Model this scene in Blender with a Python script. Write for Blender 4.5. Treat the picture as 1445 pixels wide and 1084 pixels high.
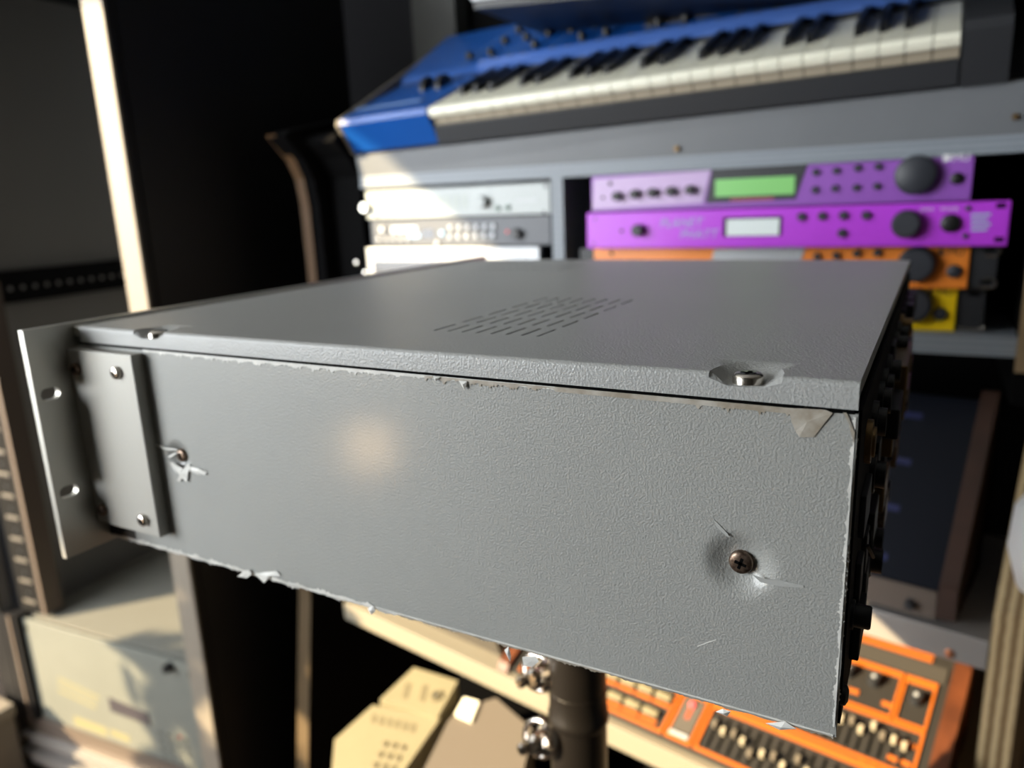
import bpy, bmesh, math, random
from mathutils import Vector, Matrix
random.seed(7)
for o in list(bpy.data.objects): bpy.data.objects.remove(o)
SC = bpy.context.scene
COL = SC.collection
MM = 0.001
R = math.radians

# ------------------------------------------------------------------ camera
# fitted to the 3U rack unit: x along its depth, y across its width, z up (mm)
CP = Vector((421.99, -249.82, 186.33)); YAW, PITCH, ROLL, FPX = -0.512756, 0.238688, -0.041406, 1068.66
W, H = 1445.0, 1084.0
_f = Vector((math.sin(YAW)*math.cos(PITCH), math.cos(YAW)*math.cos(PITCH), -math.sin(PITCH)))
_r = _f.cross(Vector((0, 0, 1))).normalized(); _u = _r.cross(_f)
CR = math.cos(ROLL)*_r + math.sin(ROLL)*_u
CU = -math.sin(ROLL)*_r + math.cos(ROLL)*_u
cam = bpy.data.cameras.new('camera'); cam_o = bpy.data.objects.new('camera', cam); COL.objects.link(cam_o)
cam_o.matrix_world = Matrix((( CR.x, CU.x, -_f.x, CP.x*MM), (CR.y, CU.y, -_f.y, CP.y*MM), (CR.z, CU.z, -_f.z, CP.z*MM), (0, 0, 0, 1)))
cam.sensor_width = 36; cam.lens = 36*FPX/W; cam.clip_start = 0.01; cam.clip_end = 50
cam.dof.use_dof = True; cam.dof.focus_distance = 0.275; cam.dof.aperture_fstop = cam.lens/3.6
SC.camera = cam_o

def hit(px, py, n, p0):
    """point where the pixel's ray meets the plane through p0 with normal n (mm)"""
    n = Vector(n); d = _f + (px-W/2)/FPX*CR - (py-H/2)/FPX*CU
    return CP + d*((n.dot(Vector(p0)-CP))/n.dot(d))
def onY(px, py, y): return hit(px, py, (0, 1, 0), (0, y, 0))
def onX(px, py, x): return hit(px, py, (1, 0, 0), (x, 0, 0))
def onZ(px, py, z): return hit(px, py, (0, 0, 1), (0, 0, z))

# ------------------------------------------------------------------ light
SUN_A, SUN_E = R(40), R(25)
sd = Vector((math.sin(SUN_A)*math.cos(SUN_E), math.cos(SUN_A)*math.cos(SUN_E), -math.sin(SUN_E)))
sun = bpy.data.lights.new('sun', 'SUN'); sun_o = bpy.data.objects.new('sun', sun); COL.objects.link(sun_o)
sun.energy = 14; sun.color = (1.0, 0.78, 0.46); sun.angle = R(0.53)
sun_o.rotation_euler = sd.to_track_quat('-Z', 'Y').to_euler(); sun_o.location = (-2, -2, 2)
wd = bpy.data.worlds.new('sky'); SC.world = wd; wd.use_nodes = True
bgn = wd.node_tree.nodes['Background']; bgn.inputs[0].default_value = (0.93, 0.97, 1.0, 1); bgn.inputs[1].default_value = 13
WX0, WX1, WZ0, WZ1, WY = -2900, -650, -150, 1600, -1300          # window opening in the wall behind the camera
por = bpy.data.lights.new('window_portal', 'AREA'); por.shape = 'RECTANGLE'; por.size = (WX1-WX0)*MM; por.size_y = (WZ1-WZ0)*MM
por.cycles.is_portal = True
por_o = bpy.data.objects.new('window_portal', por); COL.objects.link(por_o)
por_o.location = ((WX0+WX1)/2*MM, (WY-30)*MM, (WZ0+WZ1)/2*MM); por_o.rotation_euler = (R(90), 0, R(180))
por_o.rotation_euler = Vector((0, 1, 0)).to_track_quat('-Z', 'Z').to_euler()
SC.view_settings.view_transform = 'Standard'; SC.view_settings.look = 'None'
SC.view_settings.gamma = 1; SC.view_settings.use_curve_mapping = False
SC.view_settings.exposure = 0.4

# ------------------------------------------------------------------ materials
def lin(c):
    if isinstance(c, str):
        c = tuple(int(c[i:i+2], 16)/255 for i in (0, 2, 4))
    return tuple((x/12.92 if x <= .04045 else ((x+.055)/1.055)**2.4) for x in c) + (1,)
MATS = {}
def mat(name, col, rough=.5, metal=0., bump=0., bscale=600., var=0., vscale=30., col2=None, spec=.5, emit=0., trans=0., bands=None, coat=0.):
    if name in MATS: return MATS[name]
    m = bpy.data.materials.new(name); m.use_nodes = True; nt = m.node_tree; N = nt.nodes; L = nt.links
    b = N['Principled BSDF']; c = lin(col)
    b.inputs['Base Color'].default_value = c; b.inputs['Roughness'].default_value = rough; b.inputs['Metallic'].default_value = metal
    b.inputs['Specular IOR Level'].default_value = spec; b.inputs['Coat Weight'].default_value = coat; b.inputs['Coat Roughness'].default_value = .13
    tc = None
    def coord():
        nonlocal tc
        if tc is None: tc = N.new('ShaderNodeTexCoord')
        return tc.outputs['Object']
    if var:
        n = N.new('ShaderNodeTexNoise'); n.inputs['Scale'].default_value = vscale; n.inputs['Detail'].default_value = 6
        L.new(coord(), n.inputs['Vector'])
        rp = N.new('ShaderNodeValToRGB'); rp.color_ramp.elements[0].position = .35; rp.color_ramp.elements[1].position = .68
        rp.color_ramp.elements[0].color = lin(col2) if col2 else tuple(x*(1-var) for x in c[:3])+(1,)
        rp.color_ramp.elements[1].color = c
        L.new(n.outputs['Fac'], rp.inputs['Fac']); L.new(rp.outputs['Color'], b.inputs['Base Color'])
    if bands:                                    # layered plywood: bands across one object axis
        ax, sc, c2 = bands
        w = N.new('ShaderNodeTexWave'); w.bands_direction = ax; w.inputs['Scale'].default_value = sc
        w.inputs['Distortion'].default_value = .6; w.inputs['Detail'].default_value = 2; w.inputs['Detail Scale'].default_value = 3
        L.new(coord(), w.inputs['Vector'])
        rp = N.new('ShaderNodeValToRGB'); rp.color_ramp.elements[0].color = lin(c2); rp.color_ramp.elements[1].color = c
        L.new(w.outputs['Fac'], rp.inputs['Fac']); L.new(rp.outputs['Color'], b.inputs['Base Color'])
    if bump:
        n = N.new('ShaderNodeTexNoise'); n.inputs['Scale'].default_value = bscale; n.inputs['Detail'].default_value = 2
        L.new(coord(), n.inputs['Vector'])
        bp = N.new('ShaderNodeBump'); bp.inputs['Strength'].default_value = bump; bp.inputs['Distance'].default_value = .0006
        L.new(n.outputs['Fac'], bp.inputs['Height']); L.new(bp.outputs['Normal'], b.inputs['Normal'])
    if emit:
        b.inputs['Emission Color'].default_value = c; b.inputs['Emission Strength'].default_value = emit
    if trans:
        t = N.new('ShaderNodeBsdfTranslucent'); t.inputs['Color'].default_value = c
        mx = N.new('ShaderNodeMixShader'); mx.inputs[0].default_value = trans
        L.new(b.outputs[0], mx.inputs[1]); L.new(t.outputs[0], mx.inputs[2]); L.new(mx.outputs[0], N['Material Output'].inputs[0])
    MATS[name] = m; return m

M_paint = mat('grey_paint', '9a9b97', .5, bump=.5, bscale=1150, var=.05, vscale=14, coat=.5)
M_lid = mat('lid_paint', 'a1a2a0', .38, bump=.5, bscale=1150, var=.04, vscale=9)
M_alu = mat('brushed_aluminium', 'c4c2ba', .38, .85, bump=.06, bscale=300)
M_bracket = mat('satin_metal', 'a3a19a', .5, .25, bump=.05, bscale=200)
M_steel = mat('screw_steel', 'cfc9c0', .22, 1.)
M_rust = mat('dull_screw', '9c8878', .38, .9, var=.5, vscale=400, col2='4a3a30')
M_black = mat('black_plastic', '0d0d0f', .45)
M_blackm = mat('matt_black', '08080a', .8, spec=.2)
M_hole = mat('dark_hole', '030303', .9, spec=.1)
M_film = mat('torn_film', 'e2e1db', .5, var=.25, vscale=120)
M_grime = mat('grimy_film', 'b3aea4', .45, var=.3, vscale=160, col2='938979')
M_streak = mat('rubbed_paint', 'a8a9a6', .5)
M_gold = mat('dull_brass', '7a6240', .4, .8)
M_white = mat('white_paint', 'a5abab', .4)
M_cream = mat('cream_plastic', '80785f', .5, var=.06, vscale=20)
M_blue = mat('blue_paint', '134f9e', .35)
M_bluel = mat('light_blue_paint', '4a6cb4', .35)
M_bluep = mat('pale_blue_print', '6f8fc0', .5)
M_keyw = mat('ivory_key', 'e4e2d0', .3)
M_keyf = mat('key_front', '9a8f7c', .5)
M_keyb = mat('black_key', '0c0d10', .3)
M_charc = mat('charcoal_plastic', '222428', .5)
M_desk = mat('grey_desk_paint', '676a6e', .5, bump=.1, bscale=60, var=.08, vscale=12)
M_deskedge = mat('pale_grey_edge', '858c94', .5, bump=.1, bscale=60, bands=('Z', 40, '737a82'))
M_deskin = mat('dark_desk_paint', '060607', .8, spec=.08)
M_wood = mat('plywood_edge', '6b5034', .6, bands=('X', 26, '4a3521'))
M_ply = mat('layered_plywood', 'c2ab82', .6, bands=('X', 28, '6d5433'))
M_cheek = mat('mahogany_cheek', '5f331b', .45, var=.3, vscale=25, col2='432212')
M_purple = mat('purple_panel', '8b4fae', .4)
M_lilac = mat('lilac_panel', 'b79cc6', .4)
M_magenta = mat('magenta_panel', 'b43ad6', .38)
M_orange = mat('orange_panel', 'e8842c', .4)
M_orangeg = mat('orange_lacquer', 'a5581c', .4)
M_yellow = mat('yellow_panel', 'edc808', .4)
M_knob = mat('grey_knob', '2c2f36', .5)
M_lcdg = mat('green_display', '7fc070', .3, emit=.06)
M_lcdw = mat('white_display', 'cfd8d8', .25, emit=.12)
M_glassd = mat('dark_display', '1a1614', .1)
M_silver = mat('silver_panel', 'aeb1b5', .4, .2)
M_dgrey = mat('dark_grey_panel', '4b4e55', .45)
M_txtw = mat('white_print', 'd9d6dc', .5)
M_txtd = mat('dark_print', '4a2c18', .5)
M_txtb = mat('bluegrey_print', '9aa6c8', .5)
M_beige = mat('grey_beige_panel', '6b6d67', .5, var=.05, vscale=15)
M_yprint = mat('yellow_print', '7d785a', .6)
M_chrome = mat('chrome', 'd9d2cc', .12, 1.)
M_pole = mat('pole_black', '1c1917', .38, .3)
M_barm = mat('satin_bar', 'a5a09c', .4, .5)
M_navy = mat('navy_panel', '0a0e18', .5, spec=.2)
M_navyl = mat('navy_stripe', '161d48', .5)
M_brownf = mat('brown_grey_front', '5c5149', .5)
M_trim = mat('cream_trim', '7d756a', .5, var=.06, vscale=20)
M_cabin = mat('cabinet_grey', '858482', .7)
M_cabout = mat('cabinet_black', '131316', .6, spec=.3)
M_carpet = mat('brown_carpet', '5d5046', .95, bump=1., bscale=400, var=.4, vscale=60)
M_wall = mat('wall_charcoal', '0e0e10', .9, spec=.1)
M_wallw = mat('wall_pale', '77756f', .9, spec=.1)
M_ceil = mat('ceiling_white', 'd9d7d2', .9, spec=.1)
M_tab = mat('pale_pad', 'ece7d4', .4)
M_pink = mat('pink_led', 'e0555a', .4, emit=.3)
M_sun_mask = mat('sun_mask_fabric', 'dcdcda', .9, trans=.25)
M_leaf = mat('leaf_green', '3f5a2a', .6)
M_terra = mat('terracotta', '8a4a2c', .8)

# ------------------------------------------------------------------ mesh helpers
ORG = {}
def root_of(o):
    while o is not None and o.parent is not None: o = o.parent
    return o
class MB:
    def __init__(s): s.v = []; s.f = []
    def add(s, vs, fs):
        k = len(s.v); s.v += [Vector(v) for v in vs]; s.f += [tuple(i+k for i in f) for f in fs]; return s
    def box(s, x0, x1, y0, y1, z0, z1, bev=0):
        if bev:
            bm = bmesh.new(); bmesh.ops.create_cube(bm, size=1)
            for v in bm.verts: v.co = Vector(((x0+x1)/2+v.co.x*(x1-x0), (y0+y1)/2+v.co.y*(y1-y0), (z0+z1)/2+v.co.z*(z1-z0)))
            bmesh.ops.bevel(bm, geom=bm.edges[:], offset=bev, segments=2, affect='EDGES', profile=.5)
            bm.verts.index_update(); s.add([v.co.copy() for v in bm.verts], [[v.index for v in f.verts] for f in bm.faces]); bm.free(); return s
        return s.add([(x, y, z) for x in (x0, x1) for y in (y0, y1) for z in (z0, z1)],
                     [(0, 1, 3, 2), (4, 6, 7, 5), (0, 4, 5, 1), (2, 3, 7, 6), (0, 2, 6, 4), (1, 5, 7, 3)])
    def lathe(s, c, ax, prof, n=24):
        """prof: list of (radius, height along ax) from c"""
        ax = Vector(ax).normalized(); c = Vector(c)
        a = ax.orthogonal().normalized(); b = ax.cross(a); k = []
        for r, h in prof:
            k.append([c+ax*h+(a*math.cos(t)+b*math.sin(t))*r for t in (2*math.pi*i/n for i in range(n))])
        vs = [p for ring in k for p in ring]; fs = []
        for j in range(len(prof)-1):
            for i in range(n):
                fs.append((j*n+i, j*n+(i+1) % n, (j+1)*n+(i+1) % n, (j+1)*n+i))
        fs.append(tuple(range(n))[::-1]); fs.append(tuple((len(prof)-1)*n+i for i in range(n)))
        return s.add(vs, fs)
    def cyl(s, c, ax, r, h, n=20, r2=None, cham=0):
        r2 = r if r2 is None else r2
        if cham: return s.lathe(c, ax, [(r, 0), (r2, h-cham), (r2-cham, h)], n)
        return s.lathe(c, ax, [(r, 0), (r2, h)], n)
    def prism(s, poly, axis, a0, a1):
        """poly: 2D points in the two other axes (order x,y,z)"""
        def p(q, a):
            return {'x': (a, q[0], q[1]), 'y': (q[0], a, q[1]), 'z': (q[0], q[1], a)}[axis]
        n = len(poly)
        return s.add([p(q, a0) for q in poly]+[p(q, a1) for q in poly],
                     [tuple(range(n)), tuple(range(2*n-1, n-1, -1))]+[(i, i+n, (i+1) % n+n, (i+1) % n) for i in range(n)])
    def tube(s, pts, r, n=8):
        pts = [Vector(p) for p in pts]; rings = []
        for i, p in enumerate(pts):
            d = (pts[min(i+1, len(pts)-1)]-pts[max(i-1, 0)]).normalized(); a = d.orthogonal().normalized()
            if rings:
                a = (last-d*last.dot(d)).normalized()
            last = a; b = d.cross(a)
            rings.append([p+(a*math.cos(t)+b*math.sin(t))*r for t in (2*math.pi*k/n for k in range(n))])
        vs = [q for g in rings for q in g]; fs = []
        for j in range(len(pts)-1):
            for i in range(n): fs.append((j*n+i, j*n+(i+1) % n, (j+1)*n+(i+1) % n, (j+1)*n+i))
        fs += [tuple(range(n))[::-1], tuple((len(pts)-1)*n+i for i in range(n))]
        return s.add(vs, fs)
    def cells(s, xs, ys, empty, z0, z1):
        """flat plate on a grid with cells left open as holes"""
        nx, ny = len(xs)-1, len(ys)-1
        full = [[not empty((xs[i]+xs[i+1])/2, (ys[j]+ys[j+1])/2) for j in range(ny)] for i in range(nx)]
        F = lambda i, j: 0 <= i < nx and 0 <= j < ny and full[i][j]
        for i in range(nx):
            for j in range(ny):
                if not full[i][j]: continue
                x0, x1, y0, y1 = xs[i], xs[i+1], ys[j], ys[j+1]
                s.add([(x0, y0, z1), (x1, y0, z1), (x1, y1, z1), (x0, y1, z1)], [(0, 1, 2, 3)])
                s.add([(x0, y0, z0), (x1, y0, z0), (x1, y1, z0), (x0, y1, z0)], [(3, 2, 1, 0)])
                for (di, dj, a, b) in ((-1, 0, (x0, y1), (x0, y0)), (1, 0, (x1, y0), (x1, y1)), (0, -1, (x0, y0), (x1, y0)), (0, 1, (x1, y1), (x0, y1))):
                    if not F(i+di, j+dj):
                        s.add([(*a, z0), (*b, z0), (*b, z1), (*a, z1)], [(0, 1, 2, 3)])
        return s
    def xf(s, M):
        s.v = [M @ v for v in s.v]; return s
    def mesh(s, name, m, smooth=None, org=Vector((0, 0, 0)), weld=False):
        me = bpy.data.meshes.new(name); me.from_pydata([(v-org)*MM for v in s.v], [], s.f)
        bm = bmesh.new(); bm.from_mesh(me)
        if weld: bmesh.ops.remove_doubles(bm, verts=bm.verts, dist=.02*MM)
        bmesh.ops.recalc_face_normals(bm, faces=bm.faces); bm.to_mesh(me); bm.free()
        me.materials.append(m)
        if smooth:
            me.polygons.foreach_set('use_smooth', [True]*len(me.polygons)); me.set_sharp_from_angle(angle=R(smooth))
        return me
    def build(s, name, m, parent=None, smooth=None, weld=False, at=None):
        """vertices are in the root thing's frame offset by ORG (mm)"""
        org = ORG.get(root_of(parent), Vector((0, 0, 0))) if parent else Vector((0, 0, 0))
        me = s.mesh(name, m, smooth, org, weld); return link(name, me, parent)
def link(name, me, parent=None, loc=None):
    o = bpy.data.objects.new(name, me); COL.objects.link(o); o.parent = parent
    if loc is not None:
        org = ORG.get(root_of(parent), Vector((0, 0, 0))) if parent else Vector((0, 0, 0))
        o.location = (Vector(loc)-org)*MM
        if parent is not None and parent.parent is not None: o.location = o.location - parent.location
    return o
def thing(name, label, cat, loc=(0, 0, 0), rotz=0, group=None, M=None, org=None):
    """Empty at the thing's base; parts are given in world mm unless the frame is rotated (then in its own frame)"""
    o = bpy.data.objects.new(name, None); COL.objects.link(o); o.empty_display_size = .02
    if M is not None:
        o.matrix_world = M; ORG[o] = Vector(org) if org else Vector((0, 0, 0))
    else:
        o.location = Vector(loc)*MM; o.rotation_euler = (0, 0, rotz)
        ORG[o] = Vector(loc) if rotz == 0 else Vector((0, 0, 0))
    o['label'] = label; o['category'] = cat
    if group: o['group'] = group
    return o
def tag(o, label, cat, group=None):
    o['label'] = label; o['category'] = cat
    if group: o['group'] = group
    return o
def struct(o): o['kind'] = 'structure'; return o
def text(s, size, m, parent, name, M, shear=0., extrude=.15):
    cu = bpy.data.curves.new('t', 'FONT'); cu.body = s; cu.size = size; cu.extrude = extrude; cu.align_x = 'CENTER'; cu.align_y = 'CENTER'; cu.shear = shear
    t = bpy.data.objects.new('t', cu); COL.objects.link(t); bpy.context.view_layer.update()
    me = bpy.data.meshes.new_from_object(t); bpy.data.objects.remove(t)
    org = ORG.get(root_of(parent), Vector((0, 0, 0)))
    for v in me.vertices: v.co = ((M @ v.co)-org)*MM
    me.materials.clear(); me.materials.append(m); me.name = name
    return link(name, me, parent)
FRONT = lambda x, y, z: Matrix.Translation((x, y, z)) @ Matrix.Rotation(R(90), 4, 'X')    # text facing -y

def screw_parts(parent, c, ax, r, h, m=None, name='screw', cross=True, rot=.4):
    """pan-head screw with a Phillips cross, axis ax"""
    m = m or M_steel; c = Vector(c); ax = Vector(ax).normalized()
    b = MB().lathe(c, ax, [(r, 0), (r, h*.6), (r*.94, h*.82), (r*.78, h), (r*.1, h)], 24).build(name, m, parent, 40)
    if cross:
        a = ax.orthogonal().normalized(); a = (Matrix.Rotation(rot, 3, ax) @ a); d = ax.cross(a); mb = MB()
        for p, q in ((a, d), (d, a)):
            vs = []
            for hh in (h*.7, h*1.03):
                vs += [c+ax*hh+p*(r*.5*i)+q*(r*.13*j) for i, j in ((-1, -1), (1, -1), (1, 1), (-1, 1))]
            mb.add(vs, [(0, 1, 2, 3), (7, 6, 5, 4), (0, 4, 5, 1), (1, 5, 6, 2), (2, 6, 7, 3), (3, 7, 4, 0)])
        mb.build('cross_recess', M_hole, b)
    return b
def ragged(pts, nrm, wfun, n, seed):
    """thin ragged ribbon along a polyline: torn paint film; nrm = offset direction of the ragged side"""
    rnd = random.Random(seed); pts = [Vector(p) for p in pts]; out = Vector(nrm); vs = []; fs = []
    for i in range(n+1):
        t = i/n*(len(pts)-1); k = min(int(t), len(pts)-2); p = pts[k].lerp(pts[k+1], t-k)
        w = wfun(i/n)*(.55+.25*math.sin(i*.37+seed)+.75*rnd.random()**4)
        vs += [p, p+out*w]
        if i: fs.append((2*i-2, 2*i-1, 2*i+1, 2*i))
    return vs, fs

# ------------------------------------------------------------------ the room
FLOOR = -920.
def wall(name, m, *b): return struct(MB().box(*b).build(name, m))
wall('floor', M_carpet, -3300, 1700, -1300, 1700, FLOOR-40, FLOOR)
wall('ceiling', M_ceil, -3300, 1700, -1300, 1700, 1700, 1740)
wall('wall_back', M_wall, -3300, 1700, 1700, 1760, FLOOR, 1700)
wall('wall_left', M_wallw, -3360, -3300, -1300, 1700, FLOOR, 1700)
wall('wall_right', M_wallw, 1700, 1760, -1300, 1700, FLOOR, 1700)
LX, LZ = -942, -477                                   # unseen low opening, added so the side panel reflects a glint
toXZ = Matrix(((1, 0, 0, 0), (0, 0, 1, 0), (0, 1, 0, 0), (0, 0, 0, 1)))
wf = MB().cells([-3300, WX0, LX-120, LX+120, WX1, 1700], [FLOOR, LZ-85, LZ+85, WZ0, WZ1, 1700],
                lambda x, z: (WX0 < x < WX1 and WZ0 < z < WZ1) or (abs(x-LX) < 110 and abs(z-LZ) < 60), WY-80, WY).xf(toXZ)
struct(wf.build('wall_front', M_wallw))
w1 = struct(bpy.data.objects.new('window_1', None)); COL.objects.link(w1)
fr = MB().box(WX0-40, WX1+40, WY, WY+20, WZ1, WZ1+40).box(WX0-40, WX0, WY, WY+20, WZ0-10, WZ1).box(WX1, WX1+40, WY, WY+20, WZ0-10, WZ1)
fr.build('window_frame', M_white, w1)
MB().box(WX0-60, WX1+60, WY, WY+190, WZ0-40, WZ0-10).build('window_sill', M_white, w1)
w2 = struct(bpy.data.objects.new('glint_opening', None)); COL.objects.link(w2)
MB().box(LX-132, LX-120, WY, WY+8, LZ-97, LZ+97).box(LX+120, LX+132, WY, WY+8, LZ-97, LZ+97).box(LX-120, LX+120, WY, WY+8, LZ+85, LZ+97).box(LX-120, LX+120, WY, WY+8, LZ-97, LZ-85).build('glint_frame', M_white, w2)
M_glint_tint = bpy.data.materials.new('glint_tint'); M_glint_tint.use_nodes = True; _n = M_glint_tint.node_tree.nodes; _t = _n.new('ShaderNodeBsdfTransparent'); _t.inputs[0].default_value = (1, .80, .56, 1)
M_glint_tint.node_tree.links.new(_t.outputs[0], _n['Material Output'].inputs[0])
MB().box(LX-119, LX+119, WY-40, WY-36, LZ-84, LZ+84).build('glint_pane', M_glint_tint, w2)  # warm filter added to tint the reflected glint
# unseen slanting sheet over the window's upper right, added to shape the sun patches
bl = [(-1090, 790), (-1962, 1425), (-2070, 1532), (-2165, 1636), (WX1+40, 1636), (WX1+40, 480)]
tag(MB().prism(bl, 'y', WY+26, WY+29).build('sun_mask', M_sun_mask), 'unseen white fabric sheet added slanting across the window to block sun', 'blind')
pt = thing('sun_break_plant', 'unseen leafy plant in a terracotta pot, added on the sill to break the sun', 'plant', (-2070, WY+120, WZ0-10))  # out of view, added to break the sunlight into patches
MB().lathe((-2070, WY+120, WZ0-10), (0, 0, 1), [(55, 0), (75, 120), (82, 122), (82, 145), (60, 145)], 24).build('pot', M_terra, pt, 40)
rp = random.Random(3); lf = MB(); st = MB()
for i in range(150):
    a = rp.uniform(0, 6.28); hgt = rp.uniform(330, 930); rad = rp.uniform(5, 105)*(1 if hgt < 830 else .7)
    c = Vector((rp.uniform(-2175, -1960), WY+120+rad*math.sin(a)*.5, WZ0-10+hgt))
    u = Vector((math.cos(a), math.sin(a)*.4, rp.uniform(-.5, .6))).normalized(); v = Vector((rp.uniform(-1, 1), .2, rp.uniform(-1, 1))).cross(u).normalized()
    L_ = rp.uniform(40, 75)
    lf.add([c-u*L_, c-u*L_*.3+v*L_*.4, c+u*L_*.5+v*L_*.36, c+u*L_, c+u*L_*.5-v*L_*.36, c-u*L_*.3-v*L_*.4], [(0, 1, 2, 3, 4, 5)])
    if i % 5 == 0: st.tube([(-2070, WY+120, WZ0+120), Vector((-2070, WY+120, c.z-120)), c], 5, 6)
lo = lf.build('foliage', M_leaf, pt); lo['kind'] = 'stuff'
st.build('stem', M_leaf, pt)

# ------------------------------------------------------------------ the grey rack unit in front
U = thing('rack_unit', 'large grey metal rack unit on a pole stand with scuffed side and vented lid', 'rack unit', (200, 213, 0))
D = 404.7; ZS = 117.0
dim = [(370.2, 58.3, 11.5, 3.6), (74.0, 59.3, 8.5, 3.0)]
def side_y(x, z):
    y = 0.
    for cx, cz, r, dp in dim:
        d = math.hypot(x-cx, z-cz)/r
        if d < 1.25:
            t = max(0., min(1., (1.2-d)/.95)); y = max(y, dp*(t*t*(3-2*t)))
    return y
def grid_coords(a, b, step, fine):
    s = set([round(a+(b-a)*i/int((b-a)/step), 3) for i in range(int((b-a)/step)+1)])
    for c, r in fine: s |= set(round(c+r*1.3*(k/9), 3) for k in range(-9, 10))
    return sorted(s)
gx = grid_coords(0, D, 9, [(370.2, 11.5), (74, 8.5)]); gz = grid_coords(0, ZS, 9, [(58.3, 11.5), (59.3, 8.5)])
rj = random.Random(11); sp = MB(); vs = []
for i, x in enumerate(gx):
    for j, z in enumerate(gz):
        zz = z+(rj.uniform(-.5, .5) if j == 0 else 0); xx = x+(rj.uniform(-.5, .3) if i == len(gx)-1 else 0)
        vs.append((xx, side_y(x, z), zz))
nz = len(gz); fs = [(i*nz+j, (i+1)*nz+j, (i+1)*nz+j+1, i*nz+j+1) for i in range(len(gx)-1) for j in range(nz-1)]
k = len(vs)
for i, x in enumerate(gx): vs.append((x, 4.3, 0))
for i in range(len(gx)-1): fs.append((i*nz, k+i, k+i+1, (i+1)*nz))
k2 = len(vs)
for j, z in enumerate(gz): vs.append((D, 4.3, z))
o_ = (len(gx)-1)*nz
for j in range(nz-1): fs.append((o_+j, k2+j, k2+j+1, o_+j+1))
SIDE = sp.add(vs, fs).build('side_panel', M_paint, U, 50)
MB().box(0, D, 423, 427, 0, ZS).build('side_panel', M_paint, U)
MB().box(.5, D-.6, 4.4, 422.8, 1.4, 117).build('chassis', M_blackm, U)
MB().box(.5, D-.6, 4.4, 422.8, 0, 1.3).build('bottom_plate', M_paint, U)
screw_parts(U, (370.2, 3.5, 58.3), (0, -1, 0), 4.3, 2.6, M_rust, rot=.5)
screw_parts(U, (74, 2.9, 59.3), (0, -1, 0), 3.6, 2.2, M_rust, rot=.2)

# lid: vented plate, rounded long edges, skirts, two dished screw recesses
LY0, LY1, LX0, LT, LB = -1.5, 428.5, 6.0, 127.5, 118.6
rc = [(370.0, 11.8, 17.5), (66.0, 11.8, 15.0)]           # recess centre x, half width, reach in y
slot_x = [216.4+i*7.86 for i in range(8)]; slot_y = [42.2+i*25.65 for i in range(5)]
slot_x2 = [62+i*7.86 for i in range(12)]; slot_y2 = [322+i*13.5 for i in range(5)]
def is_slot(x, y):
    return (any(abs(x-s) < .75 for s in slot_x) and any(t < y < t+19 for t in slot_y)) or (any(abs(x-s) < .75 for s in slot_x2) and any(t < y < t+10 for t in slot_y2))
RCX = [(c-15, c+15) for c, w, r in rc]; YC = .6
def is_rec(x, y): return y < 22 and any(a < x < b for a, b in RCX)
xs = sorted(set([LX0, D]+[s+e for s in slot_x+slot_x2 for e in (-.8, .8)]+[v for p in RCX for v in p]))
ys = sorted(set([YC, 22, LY1-2.1]+[t for q in slot_y for t in (q, q+19)]+[t for q in slot_y2 for t in (q, q+10)]))
lid = MB().cells(xs, ys, lambda x, y: is_slot(x, y) or is_rec(x, y), LT-1.2, LT)
NA = 14
for c, w, r in rc:
    a, b = c-15, c+15
    arc = [(c+w*math.cos(math.pi*k/NA), YC+(r-YC)*math.sin(math.pi*k/NA)) for k in range(NA+1)]      # from right to left
    lid.add([(p[0], p[1], LT) for p in arc]+[(a, YC, LT), (a, 22, LT), (b, 22, LT), (b, YC, LT)], [tuple(range(NA+5))])
    fl = [(c+w*.5*math.cos(math.pi*k/NA), LY0+.3+(r*.62)*math.sin(math.pi*k/NA)) for k in range(NA+1)]
    mid = [(.45*p[0]+.55*q[0], .45*p[1]+.55*q[1]) for p, q in zip(arc, fl)]
    zf = LT-4.2; rows = [[(p[0], p[1], LT) for p in arc], [(p[0], p[1], LT-2.6) for p in mid], [(p[0], p[1], zf) for p in fl]]
    for q in range(2):
        for k in range(NA): lid.add([rows[q][k], rows[q][k+1], rows[q+1][k+1], rows[q+1][k]], [(0, 1, 2, 3)])
    lid.add(rows[2], [tuple(range(NA+1))])
    sk = [(c+w, LT-2), (c+w*.5, zf), (c-w*.5, zf), (c-w, LT-2)]
    lid.add([(x, LY0, z) for x, z in [(c-15, LB), (c+15, LB), (c+15, LT-2)]+sk+[(c-15, LT-2)]], [tuple(range(8))])
    for sgn in (1, -1):                       # close the slanted sides of the notch
        lid.add([(c+sgn*w, LY0, LT-2), (c+sgn*w*.5, LY0, zf), (c+sgn*w*.5, LY0+.3, zf), (c+sgn*w, YC, LT)], [(0, 1, 2, 3)])
def edge_strip(x0, x1, y_out, sgn):
    ar = [(y_out+sgn*2*(1-math.cos(t)), LT-2+2*math.sin(t)) for t in (R(90)*k/5 for k in range(6))]
    for k in range(5):
        lid.add([(x0, *ar[k]), (x1, *ar[k]), (x1, *ar[k+1]), (x0, *ar[k+1])], [(0, 1, 2, 3)])
segs = [(LX0, 51), (81, 355), (385, D)]
for a, b in segs:
    edge_strip(a, b, LY0, 1)
    lid.add([(a, LY0, LB), (b, LY0, LB), (b, LY0, LT-2), (a, LY0, LT-2)], [(0, 1, 2, 3)])
for c, w, r in rc:
    for a, b in ((c-15, c-w), (c+w, c+15)): edge_strip(a, b, LY0, 1)
edge_strip(LX0, D, LY1, -1)
lid.add([(LX0, LY1, LB), (D, LY1, LB), (D, LY1, LT-2), (LX0, LY1, LT-2)], [(0, 1, 2, 3)])
lid.add([(LX0, LY0, LB), (D, LY0, LB), (D, LY0+1.4, LB), (LX0, LY0+1.4, LB)], [(0, 1, 2, 3)])
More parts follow.
